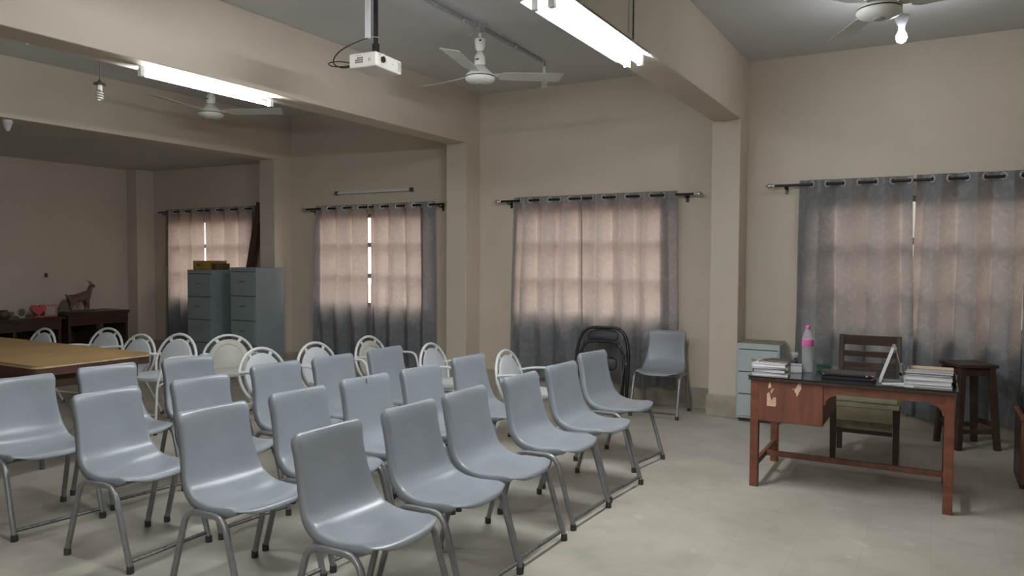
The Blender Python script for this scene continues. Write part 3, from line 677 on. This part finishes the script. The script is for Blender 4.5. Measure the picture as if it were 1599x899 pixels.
# figurine
t = thing('goat_figurine', 'brown standing animal figurine with raised head on the sideboard', 'figurine', (-10.66, 6.25, .7355), R(90)); t.scale = (1.12, 1.12, 1.12)
def skin(name, mt, parent, pts, edges, rad, sub=2):
    me = bpy.data.meshes.new(name); me.from_pydata(pts, edges, []); me.update()
    o = bpy.data.objects.new(name, me); col.objects.link(o)
    md = o.modifiers.new('s', 'SKIN'); md.use_smooth_shade = True
    for i, sv in enumerate(me.skin_vertices[0].data): sv.radius = (rad[i], rad[i]); sv.use_root = (i == 0)
    o.modifiers.new('u', 'SUBSURF').levels = sub; o.modifiers['u'].render_levels = sub
    dg = bpy.context.evaluated_depsgraph_get(); dg.update()
    m2 = bpy.data.meshes.new_from_object(o.evaluated_get(dg)); m2.materials.clear(); m2.materials.append(MT[mt])
    for p in m2.polygons: p.use_smooth = True
    bpy.data.objects.remove(o); q = bpy.data.objects.new(name, m2); col.objects.link(q); q.parent = parent; return q
pts = [(-.10, 0, .17), (0, 0, .175), (.09, 0, .185), (.135, 0, .24), (.155, 0, .31), (.175, 0, .33), (.215, 0, .305),
       (-.10, .035, .10), (-.12, .035, .06), (-.11, .035, .012), (-.10, -.035, .10), (-.12, -.035, .06), (-.11, -.035, .012),
       (.095, .035, .10), (.105, .035, .05), (.10, .035, .012), (.095, -.035, .10), (.105, -.035, .05), (.10, -.035, .012), (-.15, 0, .20), (-.17, 0, .225)]
ed = [(0, 1), (1, 2), (2, 3), (3, 4), (4, 5), (5, 6), (0, 7), (7, 8), (8, 9), (0, 10), (10, 11), (11, 12), (2, 13), (13, 14), (14, 15), (2, 16), (16, 17), (17, 18), (0, 19), (19, 20)]
rad = [.05, .052, .05, .036, .028, .03, .016, .026, .015, .011, .026, .015, .011, .024, .015, .011, .024, .015, .011, .012, .006]
body = skin('figurine_body', 'animal', t, pts, ed, rad)
for s in (-1, 1): MB().tube([(.16, s * .016, .345), (.145, s * .024, .375), (.12, s * .028, .388)], [.008, .006, .002], 6).build('horn', 'cap', t, smooth=60)
rk = MB().lathe([(.20, 0), (.205, .006), (.19, .012), (.001, .013)], 20); rk.V = [(x * 1.05, y * .42, z_) for x, y, z_ in rk.V]; rk.build('base_plate', 'rock', t)
gr = MB().lathe([(.07, .012), (.066, .05), (.045, .11), (.02, .15), (.001, .165)], 12); gr.V = [(x * 1.1 - .19 + .05 * z_, y * .7, z_) for x, y, z_ in gr.V]; gr.build('rock', 'rock', t, smooth=60)
# pink frame, heart, oval frame, dark pot
t = thing('photo_frame', 'pink square photo frame on the low sideboard beside the figurine', 'frame', (OX, 5.86, OZ), R(90))
b = MB(); a_, h_ = .085, .16
b.box(-a_, a_, -.012, .012, 0, .025).box(-a_, a_, -.012, .012, h_ - .022, h_).box(-a_, -a_ + .022, -.012, .012, .025, h_ - .022).box(a_ - .022, a_, -.012, .012, .025, h_ - .022)
b.build('frame_border', 'pinkf', t); MB().box(-a_ + .022, a_ - .022, -.004, .004, .025, h_ - .022).build('photo', 'photo', t); MB().bar((0, .012, .12), (0, .08, .002), .03, .004).build('easel_leg', 'cap', t)
t = thing('heart_ornament', 'red pink heart-shaped ornament on the low sideboard', 'ornament', (OX, 5.69, OZ), R(90))
hp = []
for i in range(32):
    a = 2 * math.pi * i / 32; hp.append((.0062 * 16 * math.sin(a) ** 3, .10 + .0056 * (13 * math.cos(a) - 5 * math.cos(2 * a) - 2 * math.cos(3 * a) - math.cos(4 * a))))
MB().prism(hp, .05, lambda u, v, q: (u, q - .025, v)).build('heart', 'heart', t, bevel=.006)
MB().box(-.06, .06, -.03, .03, 0, .014).build('stand', 'heart', t)
t = thing('photo_frame', 'small oval photo frame on the low sideboard beside the red heart', 'frame', (OX, 5.48, OZ), R(90))
MB().tube([(.055 * math.cos(2 * math.pi * i / 24), 0, .068 + .06 * math.sin(2 * math.pi * i / 24)) for i in range(24)], .010, 8, True).build('frame_ring', 'photo', t, smooth=60)
MB().prism([(.05 * math.cos(2 * math.pi * i / 24), .068 + .055 * math.sin(2 * math.pi * i / 24)) for i in range(24)], .006, lambda u, v, q: (u, q, v)).build('photo', 'animal', t)
MB().box(-.035, .035, -.02, .03, 0, .008).build('stand', 'photo', t)
t = thing('ornament_pot', 'dark round pot at the left edge of the low sideboard', 'pot', (OX, 5.26, OZ))
MB().lathe([(.04, 0), (.05, .006), (.075, .045), (.078, .07), (.055, .098), (.04, .104), (.05, .114), (.045, .116), (.03, .10), (.001, .095)], 20).build('pot_body', 'cap', t, smooth=50)
MB().tube(fillet([(.0, .07, .08), (0, .115, .085), (0, .11, .045), (0, .072, .035)], .02, 3), .008, 6).build('pot_handle', 'cap', t)
t = thing('light_switch', 'tiny brown switch on the dim end wall', 'switch', (XL + .0005, 6.01, 1.25)); MB().box(0, .012, -.022, .022, -.03, .03).build('plate', 'cap', t, bevel=.002); MB().box(.0125, .02, -.006, .006, -.01, .01).build('toggle', 'black', t)

# ------------------------------------------------------------------ ceiling fans
def fan(x, y, zm, label, ang, zc=H):
    t = thing('ceiling_fan', label, 'fan', (x, y, zc), 0, 'three-blade ceiling fans'); h = zm - zc
    MB().box(-.06, .06, -.012, .012, -.012, 0).box(-.008, .008, -.012, .012, -.075, -.012).build('hook_plate', 'conduit', t)
    MB().tube([(0, 0, -.07), (0, 0, h + .09)], .0125, 10).build('down_rod', 'fan', t, smooth=60)
    L_ = -h
    c1 = MB().lathe([(.043, h + .315), (.046, h + .31), (.040, h + .245), (.026, h + .215), (.014, h + .212)], 20).build('upper_canopy', 'fan', t, smooth=50)
    MB().box(.018, .036, -.044, -.0425, h + .285, h + .30).build('maker_mark', 'black', c1)
    c2 = MB().lathe([(.014, h + .208), (.026, h + .205), (.044, h + .17), (.047, h + .12), (.044, h + .10), (.02, h + .095)], 20).build('lower_canopy', 'fan', t, smooth=50)
    MB().box(-.018, .018, -.0475, -.0455, h + .137, h + .147).build('maker_mark', 'black', c2)
    MB().lathe([(.03, h + .10), (.05, h + .085), (.085, h + .05), (.118, h + .02), (.120, h + .010)], 28).build('motor_top', 'fan', t, smooth=50)
    MB().lathe([(.1205, h + .0095), (.1205, h + .002)], 28).build('motor_band', 'black', t, smooth=50)
    MB().lathe([(.122, h + .0015), (.124, h - .008), (.112, h - .028), (.075, h - .042), (.035, h - .046), (.001, h - .046)], 28).build('motor_cover', 'fan', t, smooth=50)
    MB().lathe([(.034, h - .0465), (.030, h - .052), (.001, h - .053)], 16).build('bottom_cap', 'conduit', t, smooth=50)
    for a in ang:
        M = Matrix.Rotation(R(a), 4, 'Z') @ Matrix.Translation((0, 0, h + .012)) @ Matrix.Rotation(R(-2.5), 4, 'Y') @ Matrix.Rotation(R(-12), 4, 'X')
        out = [(.165, .045), (.20, .066), (.69, .082), (.70, .076), (.70, -.076), (.69, -.082), (.20, -.066), (.165, -.045)]
        V = [M @ Vector((u, v, .006 * (1 - (v / .082) ** 2) + q)) for q in (0, .003) for u, v in out]
        n = len(out); bld = MB().add(V, [tuple(reversed(range(n))), tuple(range(n, 2 * n))] + [(i, (i + 1) % n, (i + 1) % n + n, i + n) for i in range(n)]).build('blade', 'fanb', t)
        pts = [(.10, .022), (.20, .04), (.20, -.04), (.10, -.022)]
        V = [M @ Vector((u, v, q)) for q in (.0095, .0125) for u, v in pts]
        MB().add(V, [(3, 2, 1, 0), (4, 5, 6, 7)] + [(i, (i + 1) % 4, (i + 1) % 4 + 4, i + 4) for i in range(4)]).build('blade_iron', 'fan', bld)
    return t
fan(-3.32, 5.30, 3.0, 'white ceiling fan beside the lit pendant tube', (-77, 43, 163))
fan(-6.40, 5.12, 2.955, 'white ceiling fan partly behind the beam with the lit tube', (-84, 36, 156))
fan(-.33, 4.88, 2.955, 'cream ceiling fan at the top right above the desk', (113, -7, -127))
fan(-6.20, 2.62, 2.96, 'ceiling fan at the left edge showing only one blade tip', (22, 142, 262))

# ------------------------------------------------------------------ projector
t = thing('projector', 'white projector hanging upside down from a black ceiling pole', 'projector', (-3.52, 4.22, H), R(4))
zb_ = 2.835 - H
MB().box(-.05, .05, -.05, .05, -.008, 0).build('ceiling_plate', 'black', t)
MB().tube([(0, 0, -.008), (0, 0, zb_ + .15)], .017, 12).build('pole', 'black', t, smooth=60)
MB().box(-.022, .022, -.016, .016, zb_ + .112, zb_ + .20).build('pole_clamp', 'black', t, bevel=.003)
MB().box(-.09, .09, -.012, .012, zb_ + .102, zb_ + .111).box(-.012, .012, -.10, .10, zb_ + .1025, zb_ + .1105).build('mount_arm', 'black', t)
hx, hy = .115, .158
body = MB().box(-hx, hx, -hy, hy, zb_, zb_ + .10).build('housing', 'pj', t, bevel=.012)
MB().lathe([(.042, 0), (.042, .006), (.034, .007), (.032, .002)], 24, Matrix.Rotation(R(90), 4, 'Y'), (hx - .001, -.075, zb_ + .055)).build('lens_ring', 'pj', t, smooth=40)
MB().lathe([(.022, 0), (.022, .012), (.018, .013), (.001, .008)], 20, Matrix.Rotation(R(90), 4, 'Y'), (hx + .001, -.083, zb_ + .055)).build('lens', 'black', t, smooth=40)
MB().box(hx, hx + .002, -.118, -.110, zb_ + .078, zb_ + .086).build('sensor', 'conduit', t)
for i in range(7): MB().box(hx, hx + .0015, .105, .145, zb_ + .02 + i * .0095, zb_ + .024 + i * .0095).build('vent_slot', 'conduit', t)
for i in range(4):
    for j in range(3):
        if i or j < 2: MB().box(-.06 + i * .017, -.047 + i * .017, -hy - .0012, -hy, zb_ + .03 + j * .0145, zb_ + .041 + j * .0145).build('vent_slot', 'cap', t)
for i in range(2):
    for j in range(2): MB().box(.05 + i * .011, .058 + i * .011, -hy - .0012, -hy, zb_ + .036 + j * .012, zb_ + .045 + j * .012).build('speaker_slot', 'conduit', t)
MB().box(-.058, -.005, -hy - .0012, -hy, zb_ + .080, zb_ + .084).build('name_plate', 'conduit', t)
MB().box(hx, hx + .0012, .03, .05, zb_ + .048, zb_ + .052).build('name_plate', 'conduit', t)
for x, y in ((-.09, -.13), (-.07, -.12), (.09, -.02)): MB().lathe([(.008, 0), (.008, .012), (.004, .013)], 8, None, (x, y, zb_ + .10)).build('screw_foot', 'chrome', t)
MB().box(-.065, -.029, -.042, -.018, zb_ + .235, 0).build('cable_trunking', 'white_cord', t, bevel=.003)
MB().tube([(-.066, -.044, -.36), (-.02, -.046, -.362), (.022, -.02, -.362), (.022, .01, -.36)], .002, 5).build('cable_tie', 'white_cord', t)
t = thing('projector_cable', 'black cable looping from the trunking into the projector', 'cable', (0, 0, 0))
MB().tube(catmull([(-3.565, 4.185, H + zb_ + .235), (-3.60, 4.12, H + zb_ + .20), (-3.68, 4.05, H + zb_ + .14), (-3.735, 4.03, H + zb_ + .085), (-3.745, 4.04, H + zb_ + .04), (-3.70, 4.08, H + zb_ + .02), (-3.645, 4.12, H + zb_ + .035)], 5), .005, 6).build('cord', 'black', t, smooth=60)
MB().tube(catmull([(-3.645, 4.13, H + zb_ + .055), (-3.72, 4.05, H + zb_ + .06), (-3.765, 4.0, H + zb_ + .04), (-3.73, 4.03, H + zb_ + .02), (-3.645, 4.14, H + zb_ + .045)], 5), .004, 6).build('cord_loop', 'black', t, smooth=60)

# ------------------------------------------------------------------ conduit, lamps
t = thing('ceiling_conduit', 'grey electrical conduit running along the ceiling past the fan', 'conduit', (-3.335, 0, H))
MB().tube([(.03, 1.0, -.017), (.0, 5.22, -.017)], .0155, 10).build('pipe', 'conduit', t, smooth=60); MB().tube([(-.005, 5.38, -.017), (-.035, 6.50, -.017)], .0155, 10).build('pipe', 'conduit', t, smooth=60)
for y in (4.66, 5.05, 5.9): MB().tube([(0, y, -.017), (0, y + .03, -.017)], .019, 10).build('coupling', 'chrome', t, smooth=60)
MB().box(-.02, .035, 5.20, 5.24, -.036, 0).box(-.028, .02, 5.36, 5.40, -.036, 0).build('junction_box', 'conduit', t)
MB().tube([(-.01, 5.25, -.02), (-.03, 5.27, -.07), (-.06, 5.25, -.10)], .004, 5).build('loose_wire', 'conduit', t)
def cfl(x, y, z0, label, holder, zc=H):
    t = thing('hanging_bulb', label, 'light bulb', (x, y, zc), 0, 'unlit spiral bulbs'); h = z0 - zc
    MB().tube([(0, 0, 0), (.004, 0, h * .5), (0, 0, h + .02)], .003, 6).build('cord', 'cap', t)
    if holder: MB().lathe([(.008, h + .03), (.016, h + .012), (.045, h - .002), (.050, h - .012), (.030, h - .018)], 18).build('holder', 'cap', t, smooth=40)
    else: MB().lathe([(.015, h + .06), (.018, h + .05), (.018, h - .012), (.013, h - .016)], 14).build('holder', 'white_cord', t, smooth=40)
    MB().lathe([(.02, h - .018), (.024, h - .03), (.022, h - .058), (.012, h - .06)], 16).build('ballast', 'cfl', t, smooth=40)
    P = [((.012 + .014 * min(1, i / 8)) * math.cos(i * .62), (.012 + .014 * min(1, i / 8)) * math.sin(i * .62), h - .062 - i * .0021) for i in range(40)]
    MB().tube(P, .006, 6).build('spiral', 'cfl', t, smooth=60)
    return t
cfl(-6.13, 3.80, 2.96, 'unlit spiral bulb with brown holder hanging left of the lit tube', True)
cfl(-3.37, 6.56, 3.32, 'unlit spiral bulb at the end of the ceiling conduit', False, H)
t = thing('lamp_holder', 'white cone lamp holder under the far beam at the left edge', 'lamp holder', (-7.95, 3.99, B)); MB().lathe([(.045, 0), (.045, -.03), (.040, -.035), (.018, -.10), (.010, -.105)], 18).build('cone', 'white_cord', t, smooth=40)
MB().lathe([(.008, -.1055), (.007, -.11)], 10).build('socket', 'cap', t)
def tube_fix(x, y0, y1, z, label, hang=None, hood=.11, rodx=0, zc=H, edge=.028, rz=0, single=False, mt='tube_on'):
    t = thing('tube_light', label, 'tube light', (x, (y0 + y1) / 2, z), R(rz), 'lit fluorescent tube fittings'); k = (y1 - y0) / 2
    if hang:
        V = []; prof = [(-hood, edge), (-.06, .052), (.06, .052), (hood, edge), (hood + .003, edge + .003), (.06, .056), (-.06, .056), (-hood - .003, edge + .003)]
        n = len(prof); V = [(u, yy, v) for yy in (-k, k) for u, v in prof]
        MB().add(V, [tuple(reversed(range(n))), tuple(range(n, 2 * n))] + [(i, (i + 1) % n, (i + 1) % n + n, i + n) for i in range(n)]).build('reflector', 'white', t)
        for yy in hang: MB().tube([(rodx, yy, .034), (rodx, yy, zc - z)], .006, 6).build('hanger_rod', 'worn', t); MB().lathe([(.016, .034), (.014, .055), (.008, .06)], 12, None, (rodx, yy, 0)).build('rod_cup', 'white', t)
        tubes = (0,) if single else (-.045, .045)
    else:
        MB().box(-.008, .008, -k, k, .036, .054).build('batten', 'white', t, bevel=.002); tubes = (0,)
    for u in tubes:
        MB().tube([(u, -k + .035, 0), (u, k - .035, 0)], .0145, 12).build('tube', mt, t, smooth=60)
        for s in (-1, 1): MB().box(u - .018, u + .018, s * (k - .018) - .0165, s * (k - .018) + .0165, -.02, .05 if hang else .0355).build('tube_holder', 'white', t, bevel=.003)
    return t
tube_fix(-4.865, 3.30, 4.50, B - .055, 'lit tube light under the beam left of the projector')
tube_fix(-1.73, 3.34, 4.64, 2.765, 'lit tube fitting hung under the beam at the top centre beside the fan', (-.45, .33), hood=.125, rodx=.108, mt='tube_new')
tube_fix(-1.78, -.3, .9, B - .055, 'lit tube light under the beam behind the photographer')
tube_fix(-.1, -1.9, -.5, 3.06, 'lit pendant tube fitting on the right behind the photographer', (-.4, .4), edge=-.02, rz=90)
tube_fix(-3.1, 1.45, 2.80, 3.10, 'unseen lit pendant tube fitting added above the nearest chairs, just over the top edge', (-.4, .4), edge=.008, rz=90, single=True)  # added out of view to brighten the window wall of the middle bay
t = thing('wall_tube', 'unlit tube fitting on the wall above the second curtained window', 'tube light', (-6.31, D, 2.375))
MB().box(-.63, .63, -.03, 0, -.02, .02).build('batten', 'white', t, bevel=.003); MB().tube([(-.60, -.048, -.01), (.60, -.048, -.01)], .013, 10).build('tube', 'cfl', t, smooth=60)
for s in (-1, 1): MB().box(s * .615 - .018, s * .615 + .018, -.07, -.0305, -.03, .015).build('tube_holder', 'cap', t)
t = thing('lit_bulb', 'glowing white bulb hanging beside the fan at the top right', 'light bulb', (-.26, 6.02, H)); h = 3.10 - H
MB().tube([(0, 0, 0), (0, 0, h + .14)], .004, 6).build('cord', 'cap', t)
MB().lathe([(.012, h + .15), (.050, h + .135), (.048, h + .12), (.022, h + .06), (.020, h + .04)], 18).build('holder', 'conduit', t, smooth=40)
MB().lathe([(.016, h + .04), (.020, h + .03), (.034, h + .0), (.036, h - .018), (.028, h - .042), (.012, h - .052), (.001, h - .053)], 20).build('globe', 'bulb_on', t, smooth=60)
